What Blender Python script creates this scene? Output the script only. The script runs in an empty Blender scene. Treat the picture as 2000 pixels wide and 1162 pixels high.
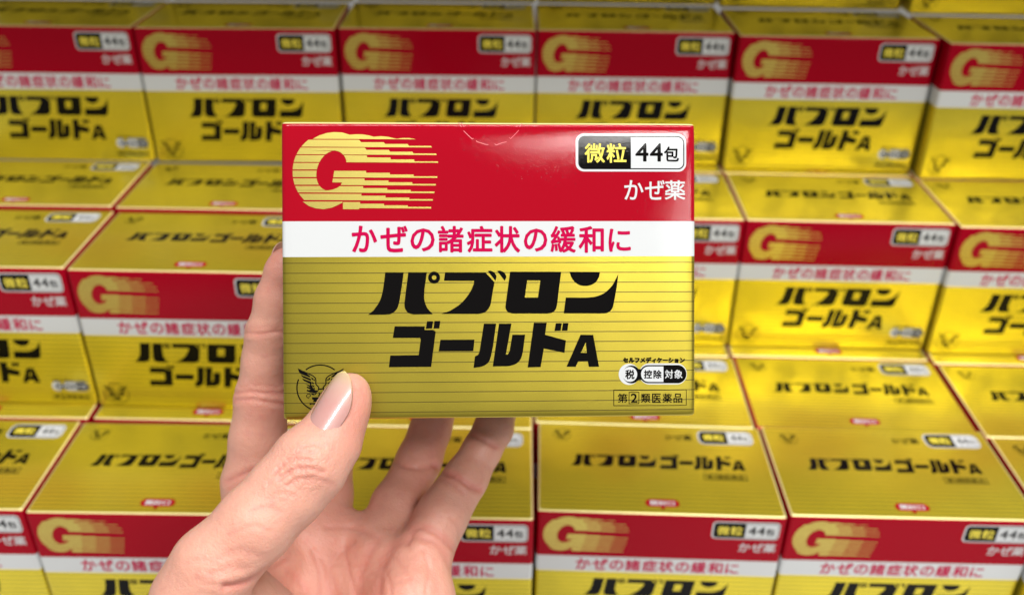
import bpy, bmesh, math, random
import numpy as np
from mathutils import Matrix, Vector

SC = bpy.context.scene
COL = SC.collection
random.seed(7)

# ------------------------------------------------------------------ camera
FPX = 1827.0                                   # focal length in pixels of a 2000 pixel wide picture
CAM = Vector((-0.012432, -0.355583, 0.419129))
RIGHT = Vector((0.999885, 0.008519, 0.012536))
UP = Vector((-0.015110, 0.495557, 0.868444))
FWD = Vector((-0.001186, 0.868534, -0.495629))
RIGHT = (RIGHT - FWD * RIGHT.dot(FWD)).normalized()
UP = RIGHT.cross(FWD).normalized()
cd = bpy.data.cameras.new('camera')
cam = bpy.data.objects.new('camera', cd)
COL.objects.link(cam)
cd.sensor_width = 36.0
cd.lens = FPX / 2000.0 * 36.0
cd.clip_start = 0.01
cd.clip_end = 60
cd.dof.use_dof = True
cd.dof.focus_distance = 0.286
cd.dof.aperture_fstop = 10.5
cam.matrix_world = Matrix(((RIGHT.x, UP.x, -FWD.x, CAM.x), (RIGHT.y, UP.y, -FWD.y, CAM.y), (RIGHT.z, UP.z, -FWD.z, CAM.z), (0, 0, 0, 1)))
SC.camera = cam

# ------------------------------------------------------------------ light: the even ambient light of a shop, ceiling tubes overhead
w = bpy.data.worlds.new('World')
SC.world = w
w.use_nodes = True
w.node_tree.nodes['Background'].inputs[0].default_value = (1.0, 0.985, 0.955, 1)
w.node_tree.nodes['Background'].inputs[1].default_value = 0.27


def area(name, loc, target, sx, sy, watts, col=(1, 0.98, 0.95)):
    ld = bpy.data.lights.new(name, 'AREA')
    ld.shape = 'RECTANGLE'
    ld.size, ld.size_y, ld.energy, ld.color = sx, sy, watts, col
    o = bpy.data.objects.new(name, ld)
    COL.objects.link(o)
    o.location = loc
    o.rotation_euler = (Vector(target) - Vector(loc)).to_track_quat('-Z', 'Y').to_euler()
    return o


area('ceiling_light', (0.30, -0.55, 2.1), (0.05, 0.1, 0.1), 2.4, 0.14, 50)
area('ceiling_light', (0.85, -1.90, 2.1), (0.05, 0.1, 0.1), 1.1, 0.12, 25)
area('ceiling_light', (1.7, -2.8, 2.1), (0.05, 0.1, 0.1), 1.2, 0.16, 12)
SC.view_settings.view_transform = 'Standard'
SC.view_settings.look = 'None'
SC.view_settings.gamma = 1
SC.view_settings.exposure = 0.08
try:
    SC.cycles.max_bounces = 8
    SC.cycles.caustics_reflective = False
    SC.cycles.caustics_refractive = False
except Exception:
    pass

# ------------------------------------------------------------------ materials
M = {}


def mat(name, base, rough=0.5, metal=0.0, coat=0.0, coat_rough=0.1, spec=0.5):
    m = bpy.data.materials.new(name)
    m.use_nodes = True
    b = m.node_tree.nodes['Principled BSDF']
    b.inputs['Base Color'].default_value = (*base, 1)
    b.inputs['Roughness'].default_value = rough
    b.inputs['Metallic'].default_value = metal
    b.inputs['Coat Weight'].default_value = coat
    b.inputs['Coat Roughness'].default_value = coat_rough
    b.inputs['Specular IOR Level'].default_value = spec
    M[name] = m
    return m


class NT:
    def __init__(s, m):
        s.m, s.t = m, m.node_tree
        s.b = s.t.nodes['Principled BSDF']

    def n(s, kind, **kw):
        nd = s.t.nodes.new(kind)
        for k, v in kw.items():
            setattr(nd, k, v)
        return nd

    def l(s, a, b):
        s.t.links.new(a, b)

    def math(s, op, a, b=None, c=None):
        nd = s.n('ShaderNodeMath', operation=op)
        for i, v in enumerate((a, b, c)):
            if v is None:
                continue
            if isinstance(v, (int, float)):
                nd.inputs[i].default_value = v
            else:
                s.l(v, nd.inputs[i])
        return nd.outputs[0]

    def noise(s, vec, scale, detail=2, rough=0.5):
        nd = s.n('ShaderNodeTexNoise')
        nd.inputs['Scale'].default_value = scale
        nd.inputs['Detail'].default_value = detail
        nd.inputs['Roughness'].default_value = rough
        s.l(vec, nd.inputs['Vector'])
        return nd.outputs['Fac']

    def mix(s, fac, a, b):
        nd = s.n('ShaderNodeMix', data_type='RGBA')
        for sock, v in ((nd.inputs['Factor'], fac), (nd.inputs[6], a), (nd.inputs[7], b)):
            if isinstance(v, (int, float)):
                sock.default_value = v
            elif isinstance(v, tuple):
                sock.default_value = (*v, 1)
            else:
                s.l(v, sock)
        return nd.outputs[2]

    def bump(s, h, strength, dist):
        nd = s.n('ShaderNodeBump')
        nd.inputs['Strength'].default_value = strength
        nd.inputs['Distance'].default_value = dist
        s.l(h, nd.inputs['Height'])
        return nd.outputs['Normal']


LINE = 0.00303                                  # spacing of the fine printed rules on the gold


def gold_material(name, base, rough, lines=True, grain=1.0, line_col=(0.07, 0.052, 0.004), metal=0.86, lw=0.085, ripple=0.12):
    m = mat(name, base, rough, metal, 0.12, 0.12)
    g = NT(m)
    tc = g.n('ShaderNodeTexCoord')
    obj = tc.outputs['Object']
    sep = g.n('ShaderNodeSeparateXYZ')
    g.l(obj, sep.inputs[0])
    big = g.noise(obj, 45, 3)
    fine = g.noise(obj, 5200, 2, 0.6)
    col = g.mix(big, tuple(c * 0.9 for c in base), tuple(min(1, c * 1.1) for c in base))
    col = g.mix(g.math('MULTIPLY', g.math('SUBTRACT', fine, 0.5), 1.2 * grain), col, tuple(min(1, c * 1.5) for c in base))
    if lines:
        sn = g.n('ShaderNodeSeparateXYZ')
        g.l(tc.outputs['Normal'], sn.inputs[0])
        istop = g.math('GREATER_THAN', g.math('ABSOLUTE', sn.outputs[2]), 0.7)
        a = g.math('ADD', g.math('MULTIPLY', sep.outputs[2], g.math('SUBTRACT', 1.0, istop)), g.math('MULTIPLY', sep.outputs[1], istop))
        fr = g.math('FRACT', g.math('ADD', g.math('DIVIDE', a, LINE), 100.35))
        ln = g.math('LESS_THAN', fr, lw)
        col = g.mix(g.math('MULTIPLY', ln, 0.9), col, line_col)
        g.l(g.math('SUBTRACT', metal, g.math('MULTIPLY', ln, metal * 0.7)), g.b.inputs['Metallic'])
    g.l(col, g.b.inputs['Base Color'])
    mp = g.n('ShaderNodeMapping')
    mp.inputs['Scale'].default_value = (1, 1, 2.2)
    g.l(obj, mp.inputs[0])
    relief = g.noise(mp.outputs[0], 2600, 2, 0.6)
    fineb = g.n('ShaderNodeBump')
    fineb.inputs['Strength'].default_value = 0.20 * grain
    fineb.inputs['Distance'].default_value = 0.00022
    g.l(relief, fineb.inputs['Height'])
    oi = g.n('ShaderNodeObjectInfo')
    sh = g.n('ShaderNodeVectorMath', operation='ADD')
    g.l(obj, sh.inputs[0])
    g.l(oi.outputs['Location'], sh.inputs[1])
    g.l(g.bump(g.noise(sh.outputs[0], 42, 2, 0.4), ripple, 0.0012), fineb.inputs['Normal'])
    g.l(fineb.outputs['Normal'], g.b.inputs['Normal'])
    return m


gold_material('gold_card_fine', (0.51, 0.41, 0.048), 0.34, grain=1.0, metal=0.93)
gold_material('gold_card', (0.84, 0.685, 0.045), 0.28, grain=0.25, metal=0.70, lw=0.16, ripple=0.5)
gold_material('gold_ink', (0.62, 0.51, 0.125), 0.38, lines=False, grain=0.8)
gold_material('gold_fold_lit', (0.95, 0.84, 0.38), 0.42, lines=False, grain=0.5, metal=0.35)  # same gold paled: lamp highlight along the top folds painted into the colour


def gloss_print(name, base, rough, relief, coat=0.16, cr=0.14, scale=2600, spec=0.1):
    m = mat(name, base, rough, 0, coat, cr, spec)
    g = NT(m)
    tc = g.n('ShaderNodeTexCoord')
    nz = g.noise(tc.outputs['Object'], scale, 2, 0.6)
    slow = g.noise(tc.outputs['Object'], 60, 2)
    nb = g.n('ShaderNodeBump')
    nb.inputs['Strength'].default_value = relief
    nb.inputs['Distance'].default_value = 0.0004
    g.l(nz, nb.inputs['Height'])
    nb2 = g.n('ShaderNodeBump')
    nb2.inputs['Strength'].default_value = 0.07
    nb2.inputs['Distance'].default_value = 0.0012
    g.l(slow, nb2.inputs['Height'])
    g.l(nb2.outputs['Normal'], nb.inputs['Normal'])
    g.l(nb.outputs['Normal'], g.b.inputs['Normal'])
    g.l(nb.outputs['Normal'], g.b.inputs['Coat Normal'])
    return m


gloss_print('red_print', (0.37, 0.0002, 0.011), 0.5, 0.06, coat=0.6, cr=0.04, spec=0.0)
gloss_print('red_card', (0.34, 0.0002, 0.011), 0.5, 0.06, coat=0.25, cr=0.10, spec=0.0)
gloss_print('white_print', (0.62, 0.64, 0.65), 0.5, 0.06, coat=0.5, cr=0.08)
gloss_print('black_print', (0.004, 0.0035, 0.0035), 0.42, 0.05, coat=0.3, cr=0.04, spec=0.0)
gloss_print('magenta_print', (0.49, 0.001, 0.060), 0.5, 0.08, coat=0.05, spec=0.04)
gloss_print('yellow_print', (0.86, 0.72, 0.08), 0.5, 0.08, coat=0.3)
mat('red_fold', (0.62, 0.10, 0.06), 0.4, 0.3)
mat('card_core', (0.72, 0.68, 0.60), 0.8)
mat('cut_edge', (0.78, 0.16, 0.20), 0.4)

sm = mat('shelf_board', (0.62, 0.62, 0.60), 0.45)
g = NT(sm)
tc = g.n('ShaderNodeTexCoord')
g.l(g.mix(g.noise(tc.outputs['Object'], 30, 4), (0.55, 0.55, 0.53), (0.68, 0.68, 0.66)), g.b.inputs['Base Color'])

# skin: pale pink, blotchy, with fine relief
sk = mat('skin', (0.70, 0.34, 0.26), 0.42, 0, 0.06, 0.3, 0.4)
g = NT(sk)
tc = g.n('ShaderNodeTexCoord')
ob = tc.outputs['Object']
at = g.n('ShaderNodeAttribute', attribute_name='flush')
base = g.mix(g.noise(ob, 70, 4, 0.6), (0.72, 0.345, 0.255), (0.77, 0.415, 0.315))
base = g.mix(g.math('MULTIPLY', at.outputs['Fac'], 0.75), base, (0.62, 0.16, 0.135))
fleck = g.n('ShaderNodeMapRange')
fleck.inputs[1].default_value, fleck.inputs[2].default_value = 0.55, 0.75
g.l(g.noise(ob, 260, 3, 0.6), fleck.inputs[0])
base = g.mix(g.math('MULTIPLY', fleck.outputs[0], 0.38), base, (0.66, 0.25, 0.21))
g.l(base, g.b.inputs['Base Color'])
g.b.inputs['Subsurface Weight'].default_value = 0.42
g.b.inputs['Subsurface Radius'].default_value = (1.0, 0.36, 0.2)
g.b.inputs['Subsurface Scale'].default_value = 0.0032
vo = g.n('ShaderNodeTexVoronoi', feature='DISTANCE_TO_EDGE')
vo.inputs['Scale'].default_value = 1500
wp = g.n('ShaderNodeVectorMath', operation='ADD')
nzc = g.n('ShaderNodeTexNoise')
nzc.inputs['Scale'].default_value = 500
g.l(ob, nzc.inputs['Vector'])
sc_ = g.n('ShaderNodeVectorMath', operation='SCALE')
sc_.inputs['Scale'].default_value = 0.0006
g.l(nzc.outputs['Color'], sc_.inputs[0])
g.l(ob, wp.inputs[0])
g.l(sc_.outputs[0], wp.inputs[1])
g.l(wp.outputs[0], vo.inputs['Vector'])
b1 = g.n('ShaderNodeBump')
b1.inputs['Strength'].default_value, b1.inputs['Distance'].default_value = 0.55, 0.00022
g.l(vo.outputs['Distance'], b1.inputs['Height'])
b2 = g.n('ShaderNodeBump')
b2.inputs['Strength'].default_value, b2.inputs['Distance'].default_value = 0.45, 0.0008
g.l(g.noise(ob, 330, 4, 0.6), b2.inputs['Height'])
g.l(b1.outputs['Normal'], b2.inputs['Normal'])
wa = g.n('ShaderNodeAttribute', attribute_name='wrinkle')
vw = g.n('ShaderNodeTexVoronoi', feature='DISTANCE_TO_EDGE')
vw.inputs['Scale'].default_value = 560
g.l(wp.outputs[0], vw.inputs['Vector'])
b3 = g.n('ShaderNodeBump')
b3.inputs['Distance'].default_value = 0.0008
g.l(g.math('MULTIPLY', wa.outputs['Fac'], 0.75), b3.inputs['Strength'])
g.l(g.math('MINIMUM', vw.outputs['Distance'], 0.25), b3.inputs['Height'])
g.l(b2.outputs['Normal'], b3.inputs['Normal'])
g.l(b3.outputs['Normal'], g.b.inputs['Normal'])

nm = mat('nail_gel', (0.72, 0.47, 0.45), 0.25, 0, 1.0, 0.03)
g = NT(nm)
at = g.n('ShaderNodeAttribute', attribute_name='along')
rp = g.n('ShaderNodeValToRGB')
els = rp.color_ramp.elements
els[0].position, els[0].color = 0.0, (0.60, 0.33, 0.29, 1)
els[1].position, els[1].color = 1.0, (0.66, 0.50, 0.28, 1)
for pos, c in ((0.12, (0.56, 0.30, 0.27, 1)), (0.5, (0.56, 0.295, 0.265, 1)), (0.78, (0.60, 0.38, 0.31, 1)), (0.9, (0.60, 0.42, 0.28, 1))):
    e = els.new(pos)
    e.color = c
g.l(at.outputs['Fac'], rp.inputs[0])
g.l(rp.outputs[0], g.b.inputs['Base Color'])
g.b.inputs['Subsurface Weight'].default_value = 0.3
g.b.inputs['Subsurface Radius'].default_value = (1, .5, .4)
g.b.inputs['Subsurface Scale'].default_value = 0.001


# ------------------------------------------------------------------ helpers
def link(name, me, mats=(), parent=None):
    o = bpy.data.objects.new(name, me)
    for m in mats:
        if m not in [x for x in me.materials]:
            me.materials.append(m)
    COL.objects.link(o)
    if parent is not None:
        o.parent = parent
    return o


def tag(o, label, cat, group=None):
    o['label'], o['category'] = label, cat
    if group:
        o['group'] = group


def mesh_from(verts, faces, name='mesh', smooth=False, mi=None):
    me = bpy.data.meshes.new(name)
    me.from_pydata([tuple(map(float, v)) for v in verts], [], [tuple(map(int, f)) for f in faces])
    if mi is not None:
        me.polygons.foreach_set('material_index', mi)
    if smooth:
        me.polygons.foreach_set('use_smooth', [True] * len(me.polygons))
    me.update()
    return me


def curve_arrays(cu):
    o = bpy.data.objects.new('outline', cu)
    COL.objects.link(o)
    bpy.context.view_layer.update()
    dg = bpy.context.evaluated_depsgraph_get()
    me = bpy.data.meshes.new_from_object(o.evaluated_get(dg))
    v = np.array([x.co[:2] for x in me.vertices])
    f = [tuple(p.vertices) for p in me.polygons]
    bpy.data.meshes.remove(me)
    bpy.data.objects.remove(o)
    bpy.data.curves.remove(cu)
    return v, f


def fill(loops):
    """Flat filled outline (even-odd, so inner loops are holes)."""
    cu = bpy.data.curves.new('outline', 'CURVE')
    cu.dimensions = '2D'
    cu.fill_mode = 'BOTH'
    for lp in loops:
        sp = cu.splines.new('POLY')
        sp.points.add(len(lp) - 1)
        for p, (x, y) in zip(sp.points, lp):
            p.co = (x, y, 0, 1)
        sp.use_cyclic_u = True
    return curve_arrays(cu)


GLYPHS = {}


def glyphs(body):
    if body not in GLYPHS:
        cu = bpy.data.curves.new('lettering', 'FONT')
        cu.body = body
        cu.resolution_u = 3
        cu.fill_mode = 'FRONT'
        GLYPHS[body] = curve_arrays(cu)
    return GLYPHS[body]


class Sheet:
    """Collects flat print (photo-measured design coordinates) and bakes it onto one face of the carton."""

    def __init__(s):
        s.v, s.f, s.mi, s.mats, s.h = [], [], [], [], []

    def add(s, v, f, m, layer):
        b = len(s.v)
        if m not in s.mats:
            s.mats.append(m)
        k = s.mats.index(m)
        for p in v:
            s.v.append((p[0], p[1]))
            s.h.append(layer)
        for q in f:
            s.f.append(tuple(b + i for i in q))
            s.mi.append(k)

    def poly(s, m, layer, *loops):
        v, f = fill(loops)
        s.add(v, f, m, layer)

    def text(s, m, layer, body, x0, y0, x1, y1, bold=0.0, shear=0.0):
        v, f = glyphs(body)
        lo, hi = v.min(0), v.max(0)
        r = bold * 0.8 * max(x1 - x0, y1 - y0) / max(len(body) * 0.7, 1)
        u = (v - lo) / (hi - lo)
        n = 8 if bold > 0 else 1
        for i in range(n):
            a = 2 * math.pi * i / n
            dx, dy = (r * math.cos(a), r * math.sin(a)) if bold > 0 else (0, 0)
            rr = r if bold > 0 else 0
            s.add(np.stack([x0 + rr + dx + u[:, 0] * (x1 - x0 - 2 * rr), y1 - rr + dy + u[:, 1] * (y0 - y1 + 2 * rr)], 1), f, m, layer + 0.07 * i)

    def build(s, name, mapper):
        pts = [mapper(p, h) for p, h in zip(s.v, s.h)]
        me = mesh_from(pts, s.f, name, mi=s.mi)
        for m in s.mats:
            me.materials.append(M[m])
        return me

    def build_curved(s, name, mapper, surf, nx, nz):
        """The same print cut along the panel's grid so that it follows its swell."""
        pts = [mapper(p, h) for p, h in zip(s.v, s.h)]
        me = mesh_from(pts, s.f, name, mi=s.mi)
        for m in s.mats:
            me.materials.append(M[m])
        bm = bmesh.new()
        bm.from_mesh(me)
        xs, zs = [p[0] for p in pts], [p[2] for p in pts]
        cuts = [((-BW / 2 + BW * i / nx, 0, 0), (1, 0, 0)) for i in range(1, nx) if min(xs) < -BW / 2 + BW * i / nx < max(xs)]
        cuts += [((0, 0, BH * i / nz + 1e-5), (0, 0, 1)) for i in range(1, nz) if min(zs) < BH * i / nz < max(zs)]
        for c, n in cuts:
            bmesh.ops.bisect_plane(bm, geom=bm.verts[:] + bm.edges[:] + bm.faces[:], plane_co=c, plane_no=n)
        for v in bm.verts:
            v.co.y += surf(v.co.x, v.co.z)
        bm.to_mesh(me)
        bm.free()
        return me


def off(pts, ox, oy, k):
    return [(ox + x * k, oy + y * k) for x, y in pts]


def rrect(x0, y0, x1, y1, r, n=7):
    out = []
    for cx, cy, a0 in ((x1 - r, y0 + r, -90), (x1 - r, y1 - r, 0), (x0 + r, y1 - r, 90), (x0 + r, y0 + r, 180)):
        for i in range(n + 1):
            a = math.radians(a0 + 90 * i / n)
            out.append((cx + r * math.cos(a), cy + r * math.sin(a)))
    return out


def circ(cx, cy, r, n=40, a0=0, a1=360):
    full = a1 - a0 >= 360
    return [(cx + r * math.cos(math.radians(a0 + (a1 - a0) * i / (n if full else n - 1))), cy + r * math.sin(math.radians(a0 + (a1 - a0) * i / (n if full else n - 1)))) for i in range(n)]


def smooth_line(pts, n=8):
    """Catmull-Rom through the points."""
    p = [np.array(q, float) for q in pts]
    p = [2 * p[0] - p[1]] + p + [2 * p[-1] - p[-2]]
    out = []
    for i in range(1, len(p) - 2):
        for k in range(n):
            t = k / n
            out.append(0.5 * ((2 * p[i]) + (-p[i - 1] + p[i + 1]) * t + (2 * p[i - 1] - 5 * p[i] + 4 * p[i + 1] - p[i + 2]) * t * t + (-p[i - 1] + 3 * p[i] - 3 * p[i + 1] + p[i + 2]) * t ** 3))
    out.append(p[-2])
    return [tuple(q) for q in out]


def stroke(pts, wd, sm=True):
    q = np.array(smooth_line(pts, 6) if sm and len(pts) > 2 else pts, float)
    t = np.gradient(q, axis=0)
    t /= np.linalg.norm(t, axis=1)[:, None] + 1e-9
    nrm = np.stack([-t[:, 1], t[:, 0]], 1)
    a, b = q + nrm * wd / 2, q - nrm * wd / 2
    return [tuple(x) for x in a] + [tuple(x) for x in b[::-1]]


# ------------------------------------------------------------------ the carton: sizes in metres, base centre at the origin, front towards -y
BW, BD, BH = 0.1265, 0.0743, 0.0904
Z_RED, Z_WHITE = BH * (1 - 193.0 / 578), BH * (1 - 262.0 / 578)    # lower edges of the red and of the white band


def face_xz(p):
    """Design coordinates (pixels of the held box's front) -> x, z on the front."""
    u, v = p
    s = (u - 552.0) / 805.0
    t = (v - (239 + 2 * s)) / ((820 - 10 * s) - (239 + 2 * s))
    return (s - 0.5) * BW, (1 - t) * BH


def carton(name, bev, seg, gold, bow=None, nx=2, nz=2, fold='gold_fold_lit'):
    bm = bmesh.new()
    bmesh.ops.create_cube(bm, size=1)
    bmesh.ops.scale(bm, vec=(BW, BD, BH), verts=bm.verts)
    bmesh.ops.translate(bm, vec=(0, 0, BH / 2), verts=bm.verts)
    bmesh.ops.bevel(bm, geom=bm.edges[:] + bm.verts[:], offset=bev, segments=seg, profile=0.6, affect='EDGES')
    cuts = [((0, 0, Z_RED), (0, 0, 1)), ((0, 0, Z_WHITE), (0, 0, 1))]
    for i in range(1, nx):
        cuts.append(((-BW / 2 + BW * i / nx, 0, 0), (1, 0, 0)))
    for i in range(1, nz):
        cuts.append(((0, 0, BH * i / nz + 1e-5), (0, 0, 1)))
    for co, no in cuts:
        bmesh.ops.bisect_plane(bm, geom=bm.verts[:] + bm.edges[:] + bm.faces[:], plane_co=co, plane_no=no)
    for f in bm.faces:
        c = f.calc_center_median()
        f.normal_update()
        up = abs(f.normal.z)
        flat = max(abs(f.normal.x), abs(f.normal.y), up) > 0.995
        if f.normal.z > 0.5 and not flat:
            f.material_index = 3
        elif up > 0.9:
            f.material_index = 0
        elif c.z > Z_RED:
            f.material_index = 1
        elif c.z > Z_WHITE:
            f.material_index = 2
        else:
            f.material_index = 0
        f.smooth = (not flat) or bool(bow)
    if bow:
        for v in bm.verts:
            if v.co.y < -BD / 2 + 0.004:
                v.co.y += bow(v.co.x, v.co.z)
    me = bpy.data.meshes.new(name)
    bm.to_mesh(me)
    bm.free()
    for k in (gold, 'red_print' if bow else 'red_card', 'white_print', fold):
        me.materials.append(M[k])
    try:
        me.set_sharp_from_angle(angle=math.radians(50))
    except Exception:
        pass
    return me


def bow(x, z):
    """How far the held box's front panel falls back from flat: soft top and side folds, a little swell and a dent or two."""
    e = 0.00060 * math.exp(-max(0, BH - z) / 0.0040)
    e += 0.00060 * math.exp(-max(0, BW / 2 - x) / 0.0048)
    e += 0.00030 * math.exp(-max(0, BW / 2 + x) / 0.0035) + 0.00025 * math.exp(-max(0, z) / 0.003)
    e += 0.00010 * math.sin(x * 95 + 1.0) * math.exp(-max(0, BH - z) / 0.012)
    return e


# ---- the flat print of the front
C1 = (540, 220, 420 / 1627.0)
C3 = (540, 500, 420 / 1435.0)
C4 = (940, 500, 440 / 1504.0)
C2 = (940, 220, 440 / 1704.0)
E1 = (560, 690, 160 / 1328.0)
D2 = (1180, 680, 190 / 1472.0)


def k3(*p): return off(p, *C3)
def k4(*p): return off(p, *C4)


def brand_glyphs():
    pa = [k3((718, 108), (840, 108), *smooth_line([(826, 205), (808, 310), (790, 356), (755, 383), (715, 389)], 4), (603, 390), *smooth_line([(640, 360), (680, 300), (702, 225), (718, 110)], 5)[:-1]),
          k3((870, 107), (993, 107), *smooth_line([(976, 220), (975, 285), (992, 340), (1030, 385)], 5), *smooth_line([(900, 387), (866, 375), (846, 345), (843, 310)], 4))]
    ring = [k3(*circ(1040, 142, 40, 28)), k3(*circ(1040, 142, 15, 20))]
    bu = k3((1113, 107), (1380, 107), (1441, 172), *smooth_line([(1428, 240), (1415, 315), (1397, 352), (1370, 374), (1330, 383)], 4), (1085, 383), *smooth_line([(1145, 362), (1215, 315), (1270, 250), (1298, 195), (1305, 163)], 5), (1105, 163))
    d1 = k4((30, 98), *smooth_line([(48, 95), (72, 107), (87, 132), (80, 163)], 4))
    d2 = k4((92, 98), *smooth_line([(112, 95), (138, 108), (153, 135), (142, 163)], 4))
    ro = [k4((178, 102), (520, 102), *smooth_line([(504, 215), (490, 325), (478, 356), (455, 375), (425, 380)], 4), *smooth_line([(190, 380), (162, 369), (147, 345), (148, 315)], 4)),
          k4((292, 160), (380, 160), (363, 273), (275, 273))]
    n1 = k4((575, 102), (780, 102), *smooth_line([(774, 134), (754, 167), (720, 189), (680, 196), (640, 189), (606, 166), (585, 135)], 3))
    n2 = k4((903, 115), *smooth_line([(892, 205), (870, 320), (857, 352), (832, 373), (800, 378)], 4), (535, 378), (550, 273), *smooth_line([(690, 273), (752, 265), (812, 240), (862, 190), (890, 140)], 4))
    row1 = [(pa[0],), (pa[1],), ring, (bu,), (d1,), (d2,), ro, (n1,), (n2,)]
    go = k3((778, 466), (977, 466), (975, 490), (1036, 490), (1049, 503), (1018, 735), (738, 738), (748, 660), (935, 657), (950, 553), (944, 543), (765, 543))
    g1, g2 = k3((992, 432), (1032, 432), (1025, 480), (984, 482)), k3((1042, 430), (1080, 430), (1073, 480), (1034, 480))
    ch = k3((1080, 555), (1306, 553), (1298, 630), (1068, 632))
    r1 = k4((2, 447), (84, 447), *smooth_line([(62, 600), (45, 675), (25, 712), (-15, 733), (-68, 742)], 4), *smooth_line([(-58, 664), (-38, 655), (-28, 635)], 3))
    r2 = k4((103, 447), (186, 447), (148, 652), (160, 652), (172, 632), (192, 520), (277, 520), *smooth_line([(262, 635), (246, 683), (215, 714), (170, 730)], 4), (60, 732))
    do = k4((335, 440), (422, 440), (410, 520), (550, 558), (540, 640), (402, 612), (380, 735), (293, 738))
    e1, e2 = k4((482, 443), (523, 443), (515, 493), (473, 495)), k4((530, 442), (568, 442), (560, 493), (522, 493))
    aa = [k4((648, 520), (733, 520), (772, 732), (703, 733), (696, 695), (632, 697), (615, 733), (553, 733)), k4((650, 640), (690, 640), (683, 570))]
    row2 = [(go,), (g1,), (g2,), (ch,), (r1,), (r2,), (do,), (e1,), (e2,), aa]
    return row1, row2


def speed_letter(sh, m, layer):
    """The striped capital G with trailing speed lines."""
    def lo(y):
        a = max(0.0, 1 - ((y - 448) / 292.0) ** 2)
        return 415 - 283 * a ** 0.5 - 0.10 * (y - 448) * (0.35 if y < 448 else 1.0) * 0.4

    def ci(y):
        a = max(0.0, 1 - ((y - 444) / 149.0) ** 2)
        c = 420 - 0.17 * (y - 444)
        return c - 110 * a ** 0.5, c + 110 * a ** 0.5

    def P(pts): sh.poly(m, layer, off(pts, *C1))
    P([(282, 206), (330, 180), (385, 162), (440, 155), (500, 158), (556, 175), (600, 172), (650, 172), (700, 180), (735, 190), (790, 186), (840, 190), (905, 205), (950, 199), (1000, 199), (1047, 208)])
    rows = {2: (213, 265, [(625, 213), (640, 231), (808, 231), (820, 244), (985, 244), (997, 258), (1160, 258), (1168, 269)]),
            3: (272, 322, [(668, 272), (680, 288), (845, 288), (855, 302), (1022, 302), (1030, 315), (1198, 315), (1203, 326)]),
            4: (329, 380, [(683, 331), (685, 345), (858, 346), (860, 360), (1035, 360), (1037, 374), (1212, 374), (1214, 384)]),
            6: (445, 493, [(676, 446), (676, 460), (853, 460), (853, 473), (1030, 473), (1030, 486), (1208, 486), (1206, 497)]),
            7: (503, 550, [(664, 504), (664, 518), (842, 518), (842, 531), (1020, 531), (1020, 543), (1196, 543), (1195, 554)]),
            8: (560, 607, [(653, 561), (653, 575), (832, 575), (832, 588), (1008, 588), (1008, 600), (1186, 600), (1184, 612)]),
            9: (618, 665, [(640, 619), (640, 632), (820, 632), (820, 646), (997, 646), (997, 657), (1173, 657), (1172, 668)])}
    ys = lambda a, b: [a + (b - a) * i / 5.0 for i in range(6)]
    for r, (a, b, st) in rows.items():
        left = [(lo(y), y) for y in ys(a, b)]
        if r == 2:
            P(st + left[::-1])
        elif r == 3:
            P([(x, y) for x, y in left if y <= 293] + [(ci(y)[0], y) for y in ys(298, 322)] + [(lo(322), 322)] + [(lo(y), y) for y in ys(322, 294)])
            P(st + [(ci(322)[1] + 4, 324)] + [(ci(y)[1], y) for y in ys(322, 298)] + [(445, 294), (445, 274), (445, 272)])
            P([(lo(y), y) for y in ys(272, 294)] + [(446, 294), (446, 272)])
        elif r in (4,):
            P(left + [(ci(y)[0], y) for y in ys(b, a)])
            P(st + [(530, 381)] + [(min(530, ci(y)[1] + 2), y) for y in ys(370, a)])
        elif r == 6:
            P(left + [(ci(y)[0], y) for y in ys(b, a)])
            P(st + [(432, 495), (440, 446)])
        elif r == 7:
            P(left + [(ci(y)[0], y) for y in ys(b, a)])
            P(st + [(488, 552), (497, 533), (425, 532), (430, 504)])
        elif r == 8:
            P(left[:3] + [(lo(592), 592)] + [(ci(y)[0], y) for y in ys(590, a)])
            P([(480, 561)] + st + [(lo(607), 608), (lo(592), 593), (392, 593), (430, 586), (462, 573)])
        else:
            P(st + left[::-1])
    P(left5 := [(lo(y), y) for y in ys(387, 436)] + [(ci(y)[0], y) for y in ys(436, 387)])
    P([(205, 677), (250, 710), (300, 727), (360, 733), (420, 722), (460, 705), (500, 683), (500, 677)])
    P([(503, 680), (630, 680), (630, 692), (808, 692), (808, 704), (985, 704), (985, 715), (1160, 715), (1160, 727), (625, 725), (622, 733), (503, 733)])


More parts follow.
